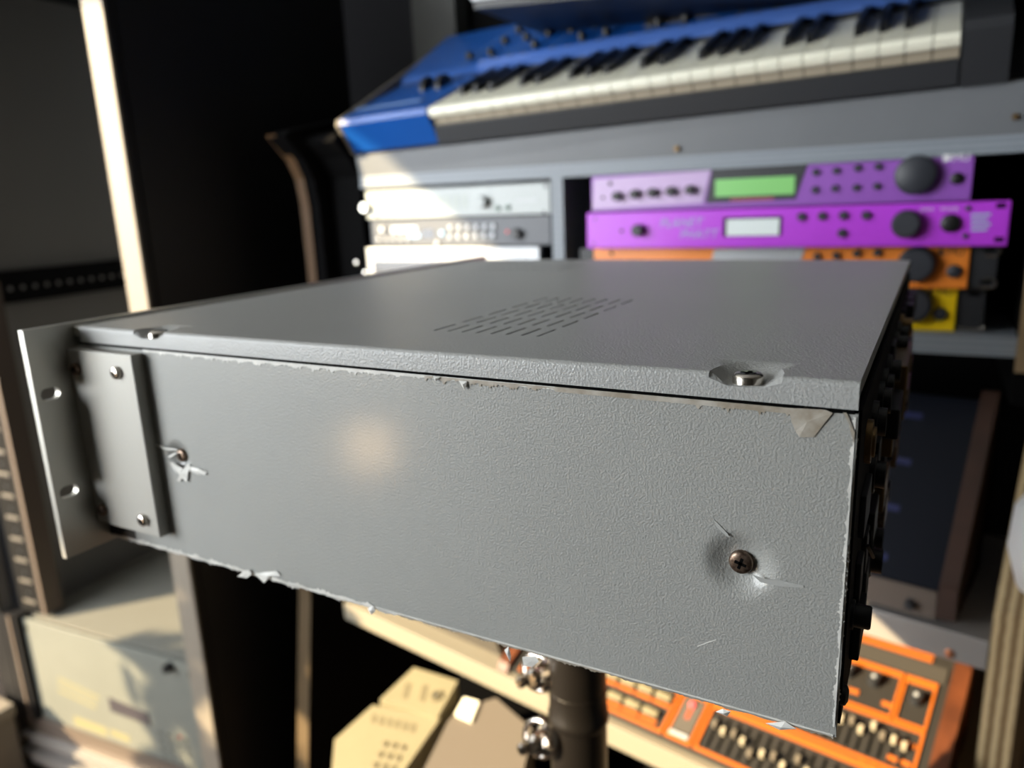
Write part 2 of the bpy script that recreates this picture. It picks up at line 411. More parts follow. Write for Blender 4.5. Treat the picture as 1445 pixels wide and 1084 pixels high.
lid.add([(D, LY0, LB), (D, LY0, LT-2), (D, YC, LT), (D, YC, LB)], [(0, 1, 2, 3)])
lid.add([(D, LY1, LB), (D, LY1, LT-2), (D, LY1-2, LT), (D, LY1-2, LB)], [(0, 1, 2, 3)])
lid.add([(LX0, LY0, LB), (LX0, LY0, LT-2), (LX0, YC, LT), (LX0, YC, LB)], [(0, 1, 2, 3)])
LID = lid.build('lid', M_lid, U, 35, weld=True)
MB().box(D-1.2, D, YC, LY1-2, 122.5, LT-1.2).build('rear_flange', M_lid, LID)
MB().box(LX0, LX0+1.2, YC, LY1-2, 119, LT-1.2).build('front_flange', M_lid, LID)
for c, w, r in rc: screw_parts(U, (c, 4.6, LT-4.2), (0, 0, 1), 5.2, 3.4, rot=.7)
MB().box(D-.8, D+.1, .8, 423, 117.2, 118.6).build('lid_gap', M_hole, U)
MB().box(2, D-1, -.2, 2, 116.8, 118.7).build('lid_gap', M_hole, U)

# front panel with slotted ears
PY0, PY1, PZ0, PZ1 = -28.0, 454.6, -3.4, 129.1
def obround(th, hw, hh):
    dx, dy = math.cos(th), math.sin(th); lo_, hi = 0., hw+hh
    for _ in range(30):
        t = (lo_+hi)/2; ex = max(0, abs(t*dx)-(hw-hh)); d = math.hypot(ex, t*dy)
        if d < hh: lo_ = t
        else: hi = t
    return dx*lo_, dy*lo_
def ring(mb, cy, cz, rw, rh, hw, hh, x0, x1):
    an = sorted(set([2*math.pi*k/28 for k in range(28)]+[math.atan2(sy*rh, sx*rw) % (2*math.pi) for sx in (1, -1) for sy in (1, -1)]))
    ins = []; out = []
    for t in an:
        hx, hz = obround(t, hw, hh); s = min(rw/max(1e-9, abs(math.cos(t))), rh/max(1e-9, abs(math.sin(t))))
        ins.append((cy+hx, cz+hz)); out.append((cy+s*math.cos(t), cz+s*math.sin(t)))
    n = len(an)
    for i in range(n):
        j = (i+1) % n
        for x in (x0, x1): mb.add([(x, *ins[i]), (x, *ins[j]), (x, *out[j]), (x, *out[i])], [(0, 1, 2, 3)])
        mb.add([(x0, *ins[i]), (x0, *ins[j]), (x1, *ins[j]), (x1, *ins[i])], [(0, 1, 2, 3)])
holes = [(cy, cz) for cy in (-19.7, 446.3) for cz in (35.0, 92.4)]
ysP = sorted(set([PY0, PY1]+[c+e for c, _ in holes for e in (-6.7, 6.7)])); zsP = sorted(set([PZ0, PZ1]+[c+e for _, c in holes for e in (-5, 5)]))
toYZ = Matrix(((0, 0, 1, 0), (1, 0, 0, 0), (0, 1, 0, 0), (0, 0, 0, 1)))
fp = MB().cells(ysP, zsP, lambda y, z: any(abs(y-a) < 6.7 and abs(z-b) < 5 for a, b in holes), -4.2, 0).xf(toYZ)
for cy, cz in holes: ring(fp, cy, cz, 6.7, 5, 5.4, 3.4, -4.2, 0)
FP = fp.build('front_panel', M_alu, U, 30, weld=True)
BR = MB().box(0.1, 57, -7, 0, 11.5, 115.2, .5).build('ear_bracket', M_bracket, U)
for x, z in ((43.5, 105), (45.5, 20.6), (7, 104.5), (8.5, 20.5)): screw_parts(U, (x, -7, z), (0, -1, 0), 3.6, 2.4, M_rust if x < 20 else M_steel)
MB().box(.1, 57, 427, 434, 11.5, 115.2, .5).build('ear_bracket', M_bracket, U)
MB().box(0.1, 5.8, -1.2, 6, 121.5, 127.2, .8).build('corner_tab', M_alu, U)
MB().box(.1, 24, -.4, 3.5, 1.5, 8).build('foot_channel', M_black, U)

# rear: black panel crowded with connectors
RP = MB().box(D-.5, D+.8, 5, 422, 2, 117).build('rear_panel', M_blackm, U)
rc_ = random.Random(5)
for row, zc in enumerate((22, 46, 72, 98)):
    y = 26
    while y < 405:
        t = rc_.random(); w = rc_.uniform(12, 34)
        if t < .35:
            MB().lathe((D+.8, y+8, zc), (1, 0, 0), [(8, 0), (8, 2), (5.5, 2.2), (5.5, rc_.uniform(4, 7)*min(1, .4+y/160)), (3, 2.5+1.5*min(1, y/160))], 14).build('jack_socket', M_black if rc_.random() < .6 else M_gold, RP, 40); w = 18
        elif t < .75:
            MB().box(D+.8, D+.8+rc_.uniform(4, 9)*min(1, .25+y/160), y, y+w, zc-7, zc+7, .6).build('port_connector', rc_.choice([M_black, M_gold, M_black, M_rust]), RP)
        else:
            MB().box(D+.8, D+.8+2, y, y+w, zc-8, zc+8, .4).build('cover_plate', M_charc, RP)
        y += w+rc_.uniform(5, 16)
MB().box(D+.8, D+9.5, 165, 235, 70, 98, .8).build('port_connector', M_gold, RP)
MB().box(D+.8, D+10.5, 175, 215, 74, 84, .8).build('port_connector', M_rust, RP)
MB().box(D+.8, D+9, 110, 150, 76, 90, .8).build('port_connector', M_black, RP)
MB().lathe((D+.8, 22, 36), (1, 0, 0), [(5.5, 0), (5.5, 1), (4.3, 1.2), (4.3, 6), (3.8, 6.6)], 20).build('rear_knob', M_black, RP, 40)
MB().lathe((D+.3, 8, 12), (1, 0, 0), [(4, 0), (3.6, 1.6), (2, 2.4)], 16).build('rear_bump', M_black, RP, 40)
MB().tube([(D+4, 30, 60), (D+6, 34, 54), (D+5.5, 40, 52), (D+4, 44, 60)], .7, 6).build('wire_loop', M_black, RP, 60)

# torn protective film and worn paint along the edges of the side
def film(name, pts, nrm, wfun, n, seed, m=M_film):
    vs, fs = ragged(pts, nrm, wfun, n, seed); return MB().add(vs, fs).build(name, m, SIDE)
MB().box(58, 300, -.3, .1, 115.9, 117.1).build('worn_edge', M_film, SIDE)
MB().box(300, 390, -.3, .1, 115.2, 117.1).build('worn_edge', M_grime, SIDE)
MB().box(2, 404, -.25, .3, -.1, .9).build('worn_edge', M_film, SIDE)
film('film_edge', [(60, -.35, 116.9), (240, -.35, 116.9)], (0, 0, -1), lambda t: 1.3+1.0*math.sin(t*3.14), 260, 1)
film('film_edge', [(240, -.35, 116.9), (388, -.35, 116.9)], (0, 0, -1), lambda t: 1.7+.7*math.sin(t*9), 240, 2, M_grime)
film('film_edge', [(4, -.35, .4), (200, -.35, .4)], (0, 0, 1), lambda t: 1.8, 220, 3)
film('film_edge', [(4, -.4, .3), (215, -.4, .3)], (0, .5, -1), lambda t: 1.5*(.5+abs(math.sin(t*21))), 240, 4)
film('film_edge', [(215, -.4, .3), (404, -.4, .3)], (0, .3, -1), lambda t: .8+.7*abs(math.sin(t*17)), 240, 5, M_grime)
film('film_edge', [(404.2, -.3, 4), (404.2, -.3, 116)], (-1, 0, 0), lambda t: .7+.6*abs(math.sin(t*13)), 180, 6)
film('film_edge', [(404.4, .1, 2), (404.4, .1, 114)], (1, .6, 0), lambda t: .45+.3*abs(math.sin(t*8)), 150, 7, M_grime)
def patch(name, pix, m, y=-.3, sub=None, lift=0.):
    pts = [onY(a, b, y) for a, b in pix]; r_ = random.Random(len(pix))
    c = sum(pts, Vector())/len(pts)
    vs = [p+Vector((0, -lift*r_.random(), 0)) for p in pts]+[c+Vector((0, -lift, 0))]; n = len(pts)
    return MB().add(vs, [(i, (i+1) % n, n) for i in range(n)]).build(name, m, SIDE)
q5 = lambda l, ox, oy, s: [(ox+a/s, oy+b/s) for a, b in l]
patch('torn_film', q5([(200, 358), (235, 362), (300, 388), (375, 398), (385, 410), (300, 407), (240, 388)], 180, 560, 5.42), M_film, -.5, lift=.8)
patch('torn_film', q5([(318, 452), (360, 428), (395, 425), (350, 455), (322, 466)], 180, 560, 5.42), M_film, -.3, lift=.5)
patch('torn_film', q5([(330, 510), (352, 500), (385, 522), (432, 545), (468, 508), (484, 535), (470, 580), (463, 648), (440, 640), (425, 618), (410, 650), (385, 640), (395, 600), (355, 560)], 180, 560, 5.42), M_film, -.4, lift=1.)
patch('torn_film', q5([(470, 540), (500, 538), (560, 552), (608, 575), (600, 596), (540, 592), (476, 570)], 180, 560, 5.42), M_film, -.4, lift=.8)
patch('film_streak', q5([(300, 352), (345, 368), (400, 372), (492, 392), (494, 402), (400, 396), (330, 380)], 950, 680, 2.683), M_streak, -.2, lift=.05)
patch('film_streak', q5([(150, 140), (172, 160), (205, 195), (215, 212), (200, 205), (165, 172)], 950, 680, 2.683), M_streak, -.2, lift=.05)
patch('scratch', q5([(90, 622), (125, 608), (163, 596), (163, 600), (128, 612), (92, 625)], 950, 680, 2.683), M_film, -.12)
patch('film_patch', q5([(676, 540), (690, 600), (712, 655), (735, 688), (820, 690), (880, 610), (930, 548), (885, 530), (720, 520)], 950, 450, 4.129), M_grime, -.35, lift=.3)
patch('torn_film', q5([(990, 545), (1020, 600), (1040, 680), (1052, 730), (1058, 660), (1030, 590), (1010, 548)], 950, 450, 4.129), M_grime, -.4, lift=.4)
for pix in ([(336, 813), (345, 806), (352, 803), (358, 809), (350, 815)], [(361, 809), (375, 822), (383, 813), (397, 813), (390, 806), (372, 807)],
            [(712, 917), (720, 934), (722, 925), (718, 912)], [(738, 926), (740, 938), (752, 940), (762, 932), (758, 924)],
            [(519, 858), (524, 868), (531, 862), (527, 855)], [(1010, 1004), (1026, 1011), (1032, 1003), (1020, 1000)],
            [(612, 531), (616, 538), (622, 532)], [(648, 537), (657, 551), (660, 538)], [(1080, 1020), (1100, 1030), (1125, 1028), (1108, 1018)]):
    patch('torn_film', pix, M_film, -.5, lift=1.2)

# ------------------------------------------------------------------ the stand under it
PC = Vector((203, 224, 0))
S = thing('pole_stand', 'black telescopic pole stand under the grey rack unit with chrome clamps', 'stand', (203, 224, FLOOR))
MB().box(103, 303, 124, 324, -13, -5.1, 1).build('top_plate', M_black, S)
for x in (118, 288):
    for y in (139, 309): MB().cyl((x, y, -5), (0, 0, 1), 9, 5.2, 16).build('rubber_foot', M_blackm, U, 40)
MB().cyl((203, 224, -190), (0, 0, 1), 19.5, 177, 28).build('inner_tube', M_blackm, S, 40)
OT = MB().lathe((203, 224, FLOOR+80), (0, 0, 1), [(22.5, 0), (22.5, 118), (22.5, 700)], 32).build('outer_tube', M_pole, S, 40)
MB().lathe((203, 224, -216), (0, 0, 1), [(22.6, 0), (24, 2), (24, 8), (22.8, 10), (22.8, 30), (20, 33)], 32).build('collar', M_pole, S, 40)
for k in range(3):
    a = R(90+120*k); e = Vector((203+330*math.cos(a), 224+330*math.sin(a), FLOOR+12))
    MB().tube([(203+20*math.cos(a), 224+20*math.sin(a), FLOOR+150), e], 11, 10).build('leg', M_pole, S, 40)
for (px_, py_) in ((760, 955), (762, 1048)):
    c = hit(px_, py_, _f, PC+Vector((0, 0, -190))); ax = (-CR*.55-_f*.8).normalized(); to = Vector((203, 224, c.z-6))
    kb = MB().lathe(c, ax, [(7, -10), (11, -8), (11, 0), (8.5, 3), (8.5, 8), (5, 11)], 18).build('clamp_knob', M_chrome, S, 40)
    rg = MB(); a_ = ax.orthogonal().normalized(); b_ = ax.cross(a_); cc = c+Vector((0, 0, 4))
    rg.tube([cc+(a_*math.cos(t)+b_*math.sin(t))*14 for t in (2*math.pi*k/20 for k in range(21))], 2.2, 8).build('clamp_ring', M_chrome, kb, 60)
    MB().tube([c-ax*6, (c+to)/2+Vector((0, 0, 5)), to], 5, 8).build('clamp_arm', M_chrome, kb, 60)
    for dx, dz in ((-9, -2), (9, -4)):
        MB().lathe(c+CR*dx+Vector((0, 0, dz))+ax*6, ax, [(4.5, 0), (4.5, 4), (2.5, 6)], 12).build('clamp_nut', M_chrome, kb, 40)

# ------------------------------------------------------------------ upper desk with rack bays
KM = Matrix.Translation((-.404, .731, .2665)) @ Matrix.Rotation(R(-1.3), 4, 'Y') @ Matrix.Rotation(R(20.5), 4, 'X') @ Matrix.Scale(1.061, 4)
def kw(x, y, z):                     # keyboard frame (mm) -> world mm
    return (KM @ (Vector((x, y, z))*MM))/MM
DK = thing('studio_desk', 'grey painted studio desk with rack bays and sloping keyboard board', 'desk', (0, 1000, FLOOR))
MB().box(-397, 508, 735, 1088, 213.4, 231.5).build('shelf_board', M_deskedge, DK)
fa = MB(); zl, zr = kw(-4, 0, -1), kw(860, 0, -1)
a0 = [(-397, 735.5, 231.6), (-397, 730, zl.z-2), (-397, 748, zl.z+2.5), (-397, 752, 231.6)]; a1 = [(508, y, z+(zr.z-zl.z if i in (1, 2) else 0)) for i, (x, y, z) in enumerate(a0)]
fa.add(a0+a1, [(0, 1, 2, 3), (7, 6, 5, 4), (0, 4, 5, 1), (1, 5, 6, 2), (2, 6, 7, 3), (3, 7, 4, 0)]).build('fascia', M_desk, DK)
tb = MB(); tb.add([kw(x, y, z) for x in (-92, 858) for y in (18, 330) for z in (-14, -1)], [(0, 1, 3, 2), (4, 6, 7, 5), (0, 4, 5, 1), (2, 3, 7, 6), (0, 2, 6, 4), (1, 5, 7, 3)]).build('keyboard_board', M_charc, DK)
prof = [(716, -60), (716, 190), (708, 232), (690, 262), (652, 294), (668, 304), (1088, 385), (1088, -60)]
MB().prism(prof, 'x', -503, -470).build('side_box', M_deskin, DK)
MB().prism([(748, -60), (744, 232), (722, 262), (690, 285), (700, 296), (1088, 372), (1088, -60)], 'x', -469.9, -406).build('inner_side', M_deskin, DK)
MB().prism([(711, -60), (711, 190), (705, 232), (689, 262), (651, 298), (652, 299), (690, 263), (706.5, 232), (712.5, 190), (712.5, -60)], 'x', -507, -488).build('edge_band', M_wood, DK)
prof2 = [(733, -60), (733, 270), (760, 300), (1088, 400), (1088, -60)]
MB().prism(prof2, 'x', 508, 530).build('side_panel', M_deskin, DK)
MB().box(508, 530, 731, 732.8, -22, 268).build('edge_band', mat('tan_edge', '8a7558', .6), DK)
MB().box(-57, -39, 735.5, 1088, 17, 213.4).build('divider', M_deskedge, DK)
MB().box(-397, 508, 735.5, 1088, -6, 17).build('lower_shelf', M_deskedge, DK)
MB().box(-505, 530, 1088, 1108, FLOOR, 560).build('back_board', M_deskin, DK)
MB().box(-397, -57.1, 760, 1088, 17, 69).build('riser_block', M_deskin, DK)
MB().box(-490, -393, 1040, 1087, 374, 760).build('upright', mat('upright_grey', '3b3c3a', .7), DK)
for (x, y) in ((1433, 165), (955, 210)):
    p = hit(x, y, (0, -1, 0), (0, 733, 249)); screw_parts(DK, p+Vector((0, -.2, 0)), (0, -1, 0), 3.4, 3.5, M_gold, cross=False)
US = MB().add([(x, y, z+(30-x)*.07) for x in (-172, 520) for y in (742, 1087) for z in (434, 462)], [(0, 1, 3, 2), (4, 6, 7, 5), (0, 4, 5, 1), (2, 3, 7, 6), (0, 2, 6, 4), (1, 5, 7, 3)]).build('upper_shelf', M_black, DK)
MB().add([(x, y, z+(30-x)*.07) for x in (-174, 520) for y in (738, 741.8) for z in (444, 466)], [(0, 1, 3, 2), (4, 6, 7, 5), (0, 4, 5, 1), (2, 3, 7, 6), (0, 2, 6, 4), (1, 5, 7, 3)]).build('metal_lip', M_silver, US)

# ------------------------------------------------------------------ blue keyboard synthesizer on the sloping board
KB = thing('keyboard_synthesizer', 'blue keyboard synthesizer with ivory keys on the sloping desk board', 'synthesizer', M=KM)
KL = 828.; KX0 = 160.; NW = 26; PW = 24.0; KF = KX0+NW*PW
CH = MB().prism([(2, 0), (2, 27), (6, 30), (150, 30), (150, 58), (335, 86), (335, 0)], 'x', 4, KL-42).build('chassis', M_charc, KB)
MB().prism([(0, 2), (-13, 46), (-9, 53), (152, 57.5), (152, 2)], 'x', 5, KX0-1.5).build('wheel_section', M_blue, KB)
MB().prism([(-1, 0), (-15, 47), (-10, 53), (335, 88), (335, 0)], 'x', 0, 4.8).build('end_cheek', M_trim, KB)
MB().box(KX0, KF, -6, -2, 1, 26, .8).build('key_slip', M_charc, KB)
MB().prism([(-7, -1), (-9, 52), (-2, 60), (338, 98), (338, -1)], 'x', KF+1.5, KF+42).build('end_block', M_charc, KB)
MB().prism([(150, 58), (147, 66), (160, 74), (168, 66), (168, 58)], 'x', KX0-2, KF+1).build('key_back_rail', M_bluel, KB)
TOP = MB().prism([(152, 59), (168, 67), (335, 94), (335, 86)], 'x', 5, KF+1).build('control_panel', M_blue, KB)
wk = MB().prism([(1-10, 49), (-10, 45.5), (-9, 44), (-9, 41), (-7, 38.5), (146, 40), (146, 52), (-6, 52)], 'x', .5, PW-.5).mesh('white_key', M_keyw)
wf_ = MB().box(.6, PW-.6, -2, 0, 27, 40).mesh('key_front', M_keyf)
bk = MB().add([(3, 42, 52), (11, 42, 52), (3, 146, 52), (11, 146, 52), (4, 48, 62), (10, 48, 62), (3.6, 146, 63), (10.4, 146, 63)],
              [(0, 1, 5, 4), (2, 6, 7, 3), (0, 4, 6, 2), (1, 3, 7, 5), (4, 5, 7, 6), (0, 2, 3, 1)]).mesh('black_key', M_keyb)
notes = [3, 4, 5, 6, 0, 1, 2]          # lowest white key is an F
for i in range(NW):
    w = link('white_key', wk, KB, (KX0+i*PW, 0, 0)); f_ = bpy.data.objects.new('key_front', wf_); COL.objects.link(f_); f_.parent = w
    if notes[i % 7] in (0, 1, 3, 4, 5) and i < NW-1: link('black_key', bk, KB, (KX0+(i+1)*PW-7, 0, 0))
def slope_z(y): return 67+(y-168)/167*27
def kpix(px_, py_):                      # pixel -> control panel plane, keyboard frame
    n = (KM.to_3x3() @ Vector((0, -.16, .987))); p = hit(px_, py_, n, kw(0, 168, 67)); return (KM.inverted() @ (p*MM))/MM
rk = random.Random(9)
kn = MB().lathe((0, 0, 0), (0, 0, 1), [(6.5, 0), (6, 9), (5, 11)], 16).mesh('panel_knob', M_black, 40)
for r_ in range(3):
    for c_ in range(17):
        if rk.random() < .22: continue
        x = 120+c_*38+r_*6; y = 200+r_*42
        link('panel_knob', kn, KB, (x, y, slope_z(y)))
bt = MB().box(-5, 5, -3, 3, 0, 3, .8).mesh('panel_button', M_charc)
for c_ in range(26):
    if c_ % 5 == 4: continue
    link('panel_button', bt, KB, (150+c_*24, 181, slope_z(181)))
for c_ in range(9):
    x0 = 110+c_*74; y0, y1 = 176, 322
    MB().add([(x0, y0, slope_z(y0)+.4), (x0+2, y0, slope_z(y0)+.4), (x0+42, y1, slope_z(y1)+.4), (x0+40, y1, slope_z(y1)+.4)], [(0, 1, 2, 3)]).build('print_line', M_bluep, TOP)
p0 = kpix(905, 30); MB().add([(400, 205, slope_z(205)+.6), (540, 205, slope_z(205)+.6), (540, 236, slope_z(236)+.6), (400, 236, slope_z(236)+.6), (400, 205, slope_z(205)-3), (540, 205, slope_z(205)-3), (540, 236, slope_z(236)-3), (400, 236, slope_z(236)-3)],
    [(0, 1, 2, 3), (0, 4, 5, 1), (1, 5, 6, 2), (2, 6, 7, 3), (3, 7, 4, 0)]).build('display', mat('grey_display', '6b6660', .3), KB)
for x in (88, 116):
    MB().lathe((x-4, 112, 50), (1, 0, 0), [(20, 0), (22, 1), (22, 8), (20, 9)], 24).build('pitch_wheel', M_black, KB, 40)
MB().box(14, KX0-30, 22, 34, 56.2, 57.2).build('print_strip', M_bluep, KB)

# ------------------------------------------------------------------ rack units in the two bays
def rack_unit(name, label, y, x0, x1, z0, z1, pm, depth=230, ears=None, earm=M_charc, th=8, bev=1.2):
    t = thing(name, label, 'rack unit', ((x0+x1)/2, y+depth/2, z0))
    p = MB().box(x0, x1, y, y+th, z0+.4, z1-.4, bev).build('front_panel', pm, t)
    cx0, cx1 = max(x0+8, x0), x1-8
    MB().box(cx0, cx1, y+th, y+depth, z0, z1-1).build('chassis', M_charc, t)
    for e in (ears or []):
        a, b = e; MB().box(a, b, y+th-3, y+th, z0+1, z1-1, .6).build('rack_ear', earm, t)
    return t, p
def rknob(t, px_, py_, y, r, h, m=M_knob, name='knob', n=22, flare=1.0):
    p = onY(px_, py_, y); return MB().lathe(p, (0, -1, 0), [(r*flare, 0), (r, h*.25), (r*.96, h*.82), (r*.8, h)], n).build(name, m, t, 40)
def rrect(t, name, m, c0, c1, y, d=.6, bev=0, inset=None):
    a, b = onY(*c0, y), onY(*c1, y); return MB().box(min(a.x, b.x), max(a.x, b.x), y-d, y+.2, min(a.z, b.z), max(a.z, b.z), bev).build(name, m, t)
def poly_plate(t, name, m, pix, y, d=.8):
    pts = [onY(a, b, y) for a, b in pix]; return MB().prism([(p.x, p.z) for p in pts], 'y', y-d, y).build(name, m, t)
def slot_hole(t, px_, py_, y, w=9, h=5.5, m=M_hole):
    p = onY(px_, py_, y); return MB().box(p.x-w/2, p.x+w/2, y-.25, y, p.z-h/2, p.z+h/2, .1).build('ear_slot', m, t)

# purple
Y1 = 735
t, p = rack_unit('rack_synthesizer', 'purple rack synthesizer with green display, topmost of the stack', Y1, 4, 450, 165.2, 212.8, M_purple)
poly_plate(t, 'left_panel', M_lilac, [(838, 253), (1003, 240), (992, 287), (836, 296)], Y1-.2)
poly_plate(t, 'display_window', M_charc, [(1005, 239), (1140, 231), (1122, 281), (996, 287)], Y1-.2)
rrect(t, 'display', M_lcdg, (1009, 278), (1122, 248), Y1-1.2, .6)
rrect(t, 'display_legend', mat('red_print', '9c4a52', .5), (1030, 284), (1092, 278), Y1-1.2, .3)
for x, y in ((872, 277), (897, 274), (922, 272), (948, 270), (975, 268)): rknob(t, x, y, Y1-1, 6, 11, M_black)
for x, y in ((1151, 243), (1180, 241), (1210, 237), (1239, 235), (1150, 268), (1178, 266), (1208, 265), (1237, 263)): rknob(t, x, y, Y1, 4.2, 4, M_knob, 'button', 14)
rknob(t, 1292, 247, Y1, 21.5, 14, M_knob, 'data_dial', 36)
rknob(t, 1350, 252, Y1, 6.5, 4, M_black, 'power_button'); rknob(t, 861, 259, Y1-1, 2.6, 2, M_black, 'jack_socket', 12); rknob(t, 851, 279, Y1-1, 2.2, 1, M_black, 'volume_mark', 12)
lp = onY(1349, 223, Y1); text('E-MU', 11.5, M_txtw, t, 'logo_text', FRONT(lp.x, Y1-.3, lp.z)); rrect(t, 'logo_bars', M_txtw, (1331, 227), (1342, 218), Y1, .3)
# magenta
Y2 = 716
t, p = rack_unit('rack_synthesizer', 'bright magenta rack synthesizer with pale display and slotted ears', Y2, 4.5, 487, 117, 165, M_magenta, th=4, bev=1.6)
for x, y in ((1413, 290), (1410, 338)): slot_hole(t, x, y, Y2)
for x, y in ((840, 309), (838, 344)): slot_hole(t, x, y, Y2, 3.5, 4, mat('magenta_slot', '5a1a70', .5))
rrect(t, 'display_window', M_glassd, (1020, 334), (1104, 305), Y2, .4); rrect(t, 'display', M_lcdw, (1025, 333), (1100, 308), Y2-.5, .4)
rknob(t, 902, 325, Y2, 8, 13, M_knob, 'volume_knob'); rknob(t, 877, 326, Y2, 2.2, 1.5, M_black, 'jack_socket', 12)
for x, y in ((1131, 306), (1160, 305), (1190, 304), (1222, 304), (1188, 329)): rknob(t, x, y, Y2, 5, 4.5, M_knob, 'button', 16)
rknob(t, 1279, 316, Y2, 15.5, 14, M_knob, 'data_dial', 32); rknob(t, 1341, 315, Y2, 10, 5, M_black, 'power_button', 24)
for x, y in ((1366, 294), (1362, 333)): rknob(t, x, y, Y2, 3, 2, M_knob, 'panel_screw', 12)
for s, x, y in (('PLANET', 960, 315), ('PHATT', 985, 331)):
    lp = onY(x, y, Y2); text(s, 15.5, M_txtb, t, 'name_text', FRONT(lp.x, Y2-.3, lp.z), shear=.25)
for k in range(4):
    lp = onY(1384, 303+k*7, Y2); MB().box(lp.x-9, lp.x+9-(k % 2)*3, Y2-.3, Y2, lp.z-1.6, lp.z+1.6).build('logo_print', M_txtb, t)
for s, x, y in (('DATA', 1308, 296), ('POWER', 1340, 295)):
    lp = onY(x, y, Y2); text(s, 5, M_txtw, t, 'legend_text', FRONT(lp.x, Y2-.3, lp.z))
# orange
Y3 = 738
t, p = rack_unit('rack_synthesizer', 'orange rack synthesizer with black ears between magenta and yellow units', Y3, 5, 455, 68.2, 116.8, M_orange, ears=[(-18, 6), (454, 482)])
poly_plate(t, 'display_window', M_silver, [(1008, 352), (1137, 348), (1127, 376), (1001, 380)], Y3-.2)
for x, y in ((1153, 362), (1180, 361), (1209, 358), (1238, 357)): rknob(t, x, y, Y3, 4.5, 5, M_knob, 'button', 14)
rknob(t, 1293, 373, Y3, 20, 15, M_knob, 'data_dial', 32); rknob(t, 1346, 383, Y3, 7.5, 5, M_knob, 'power_button'); rknob(t, 863, 358, Y3, 2.6, 1.5, M_black, 'jack_socket', 12)
lp = onY(1342, 356, Y3); text('E-MU', 11, M_txtd, t, 'logo_text', FRONT(lp.x, Y3-.3, lp.z)); rrect(t, 'logo_bars', M_txtd, (1331, 361), (1326, 351), Y3, .3)
for x, y in ((1397, 353), (1391, 398)):
    slot_hole(t, x, y, Y3+4.9, 11, 4.5); lp = onY(x+4, y-4, Y3+4.9); rg = MB()
    rg.tube([lp+Vector((8*math.cos(a), -.8, 5.2*math.sin(a)-4.5)) for a in (R(20+k*13) for k in range(-12, 10))], 1.1, 6).build('ear_screw_ring', M_steel, t, 60)
# yellow
Y4 = 752
t, p = rack_unit('rack_synthesizer', 'yellow rack synthesizer with black ears at the bottom of the stack', Y4, 5, 447, 17, 68, M_yellow, ears=[(-20, 6), (446, 475)])
rknob(t, 1289, 430, Y4, 20, 15, M_knob, 'data_dial', 32); rknob(t, 1326, 443, Y4, 7.5, 5, M_knob, 'power_button')
lp = onY(1328, 413, Y4); text('E-MU', 11, M_txtd, t, 'logo_text', FRONT(lp.x, Y4-.3, lp.z)); rrect(t, 'logo_bars', M_txtd, (1315, 418), (1309, 408), Y4, .3)
slot_hole(t, 1375, 415, Y4+4.9, 11, 5); lp = onY(1369, 463, Y4+4.9)
MB().tube([lp+Vector((13*math.cos(a), -1.2, 4*math.sin(a)+2)) for a in (R(180+k*10) for k in range(19))], 1.8, 8).build('ear_bracket', M_steel, t, 60)

# left bay
YL = 735
t, p = rack_unit('rack_processor', 'white rack processor with one knob on top of the left rack stack', YL, -388, -58.5, 164.5, 208.5, M_white)
rknob(t, 683, 285, YL, 9, 12, M_white, 'knob'); rknob(t, 518, 293, YL, 9, 10, M_steel, 'thumb_screw')
for x, y in ((703, 294), (717, 293)): rknob(t, x, y, YL, 3.6, 4, mat('green_switch', '5f7a6c', .5), 'switch', 14)
for k in range(4): rrect(t, 'slot', mat('pale_slot', 'a9b0aa', .5), (617+k*12, 297-k), (622+k*12, 276-k), YL, .3)
rrect(t, 'name_plate', mat('pale_print', 'b9bec0', .5), (727, 286), (757, 280), YL, .2)
for x, y in ((770, 263), (768, 300), (532, 284), (532, 305)): slot_hole(t, x, y, YL, 5, 5, M_charc)
YM = 741
t, p = rack_unit('rack_processor', 'dark grey rack processor with round buttons below the white unit', YM, -388, -62, 120.5, 164, M_dgrey)
bts = MB()
for k in range(6):
    for y in (321, 334): rknob(t, 637+k*12-(y-321)*.08, y-k*.4, YM, 4, 4, M_silver, 'button', 14)
rrect(t, 'display', M_glassd, (596, 337), (612, 323), YM, .4)
for k in range(5): rknob(t, 536+k*10, 337, YM, 3.6, 4, M_silver, 'button', 12)
rknob(t, 541, 324, YM, 6, 5, M_silver, 'input_knob', 16); rrect(t, 'meter_strip', M_silver, (552, 329), (588, 319), YM, .4)
rrect(t, 'blue_button', mat('pale_blue_button', '8fb4d8', .4), (577, 336), (592, 329), YM, .8); rknob(t, 625, 329, YM, 5, 4, mat('pale_blue_button', '8fb4d8', .4), 'blue_button', 16)
rknob(t, 731, 330, YM, 8, 10, M_black, 'knob'); rknob(t, 716, 327, YM, 2.4, 1.5, M_pink, 'led', 10); rknob(t, 618, 343, YM, 4, 4, M_silver, 'button', 12)
YN = 730
t, p = rack_unit('rack_processor', 'silver rack processor with dark display lowest in the left rack stack', YN, -392, -76, 69.2, 120, M_silver, th=6)
a = onY(527, 368, YN); b = onY(650, 395, YN); MB().box(a.x, b.x, YN-.5, YN+.2, 75, a.z).build('display', M_glassd, t)
for k in range(3): rknob(t, 523+k*9, 361, YN, 4, 4, M_silver, 'button', 14)
rrect(t, 'amber_button', mat('amber_plastic', 'e0a050', .4, emit=.1), (570, 364), (600, 358), YN, .8)
for x, y in ((606, 361), (618, 360), (630, 359)): rknob(t, x, y, YN, 4, 4, M_silver, 'button', 14)
for x, y in ((503, 371), (515, 385)): screw_parts(t, onY(x, y, YN), (0, -1, 0), 5, 3, cross=False, name='rack_screw')

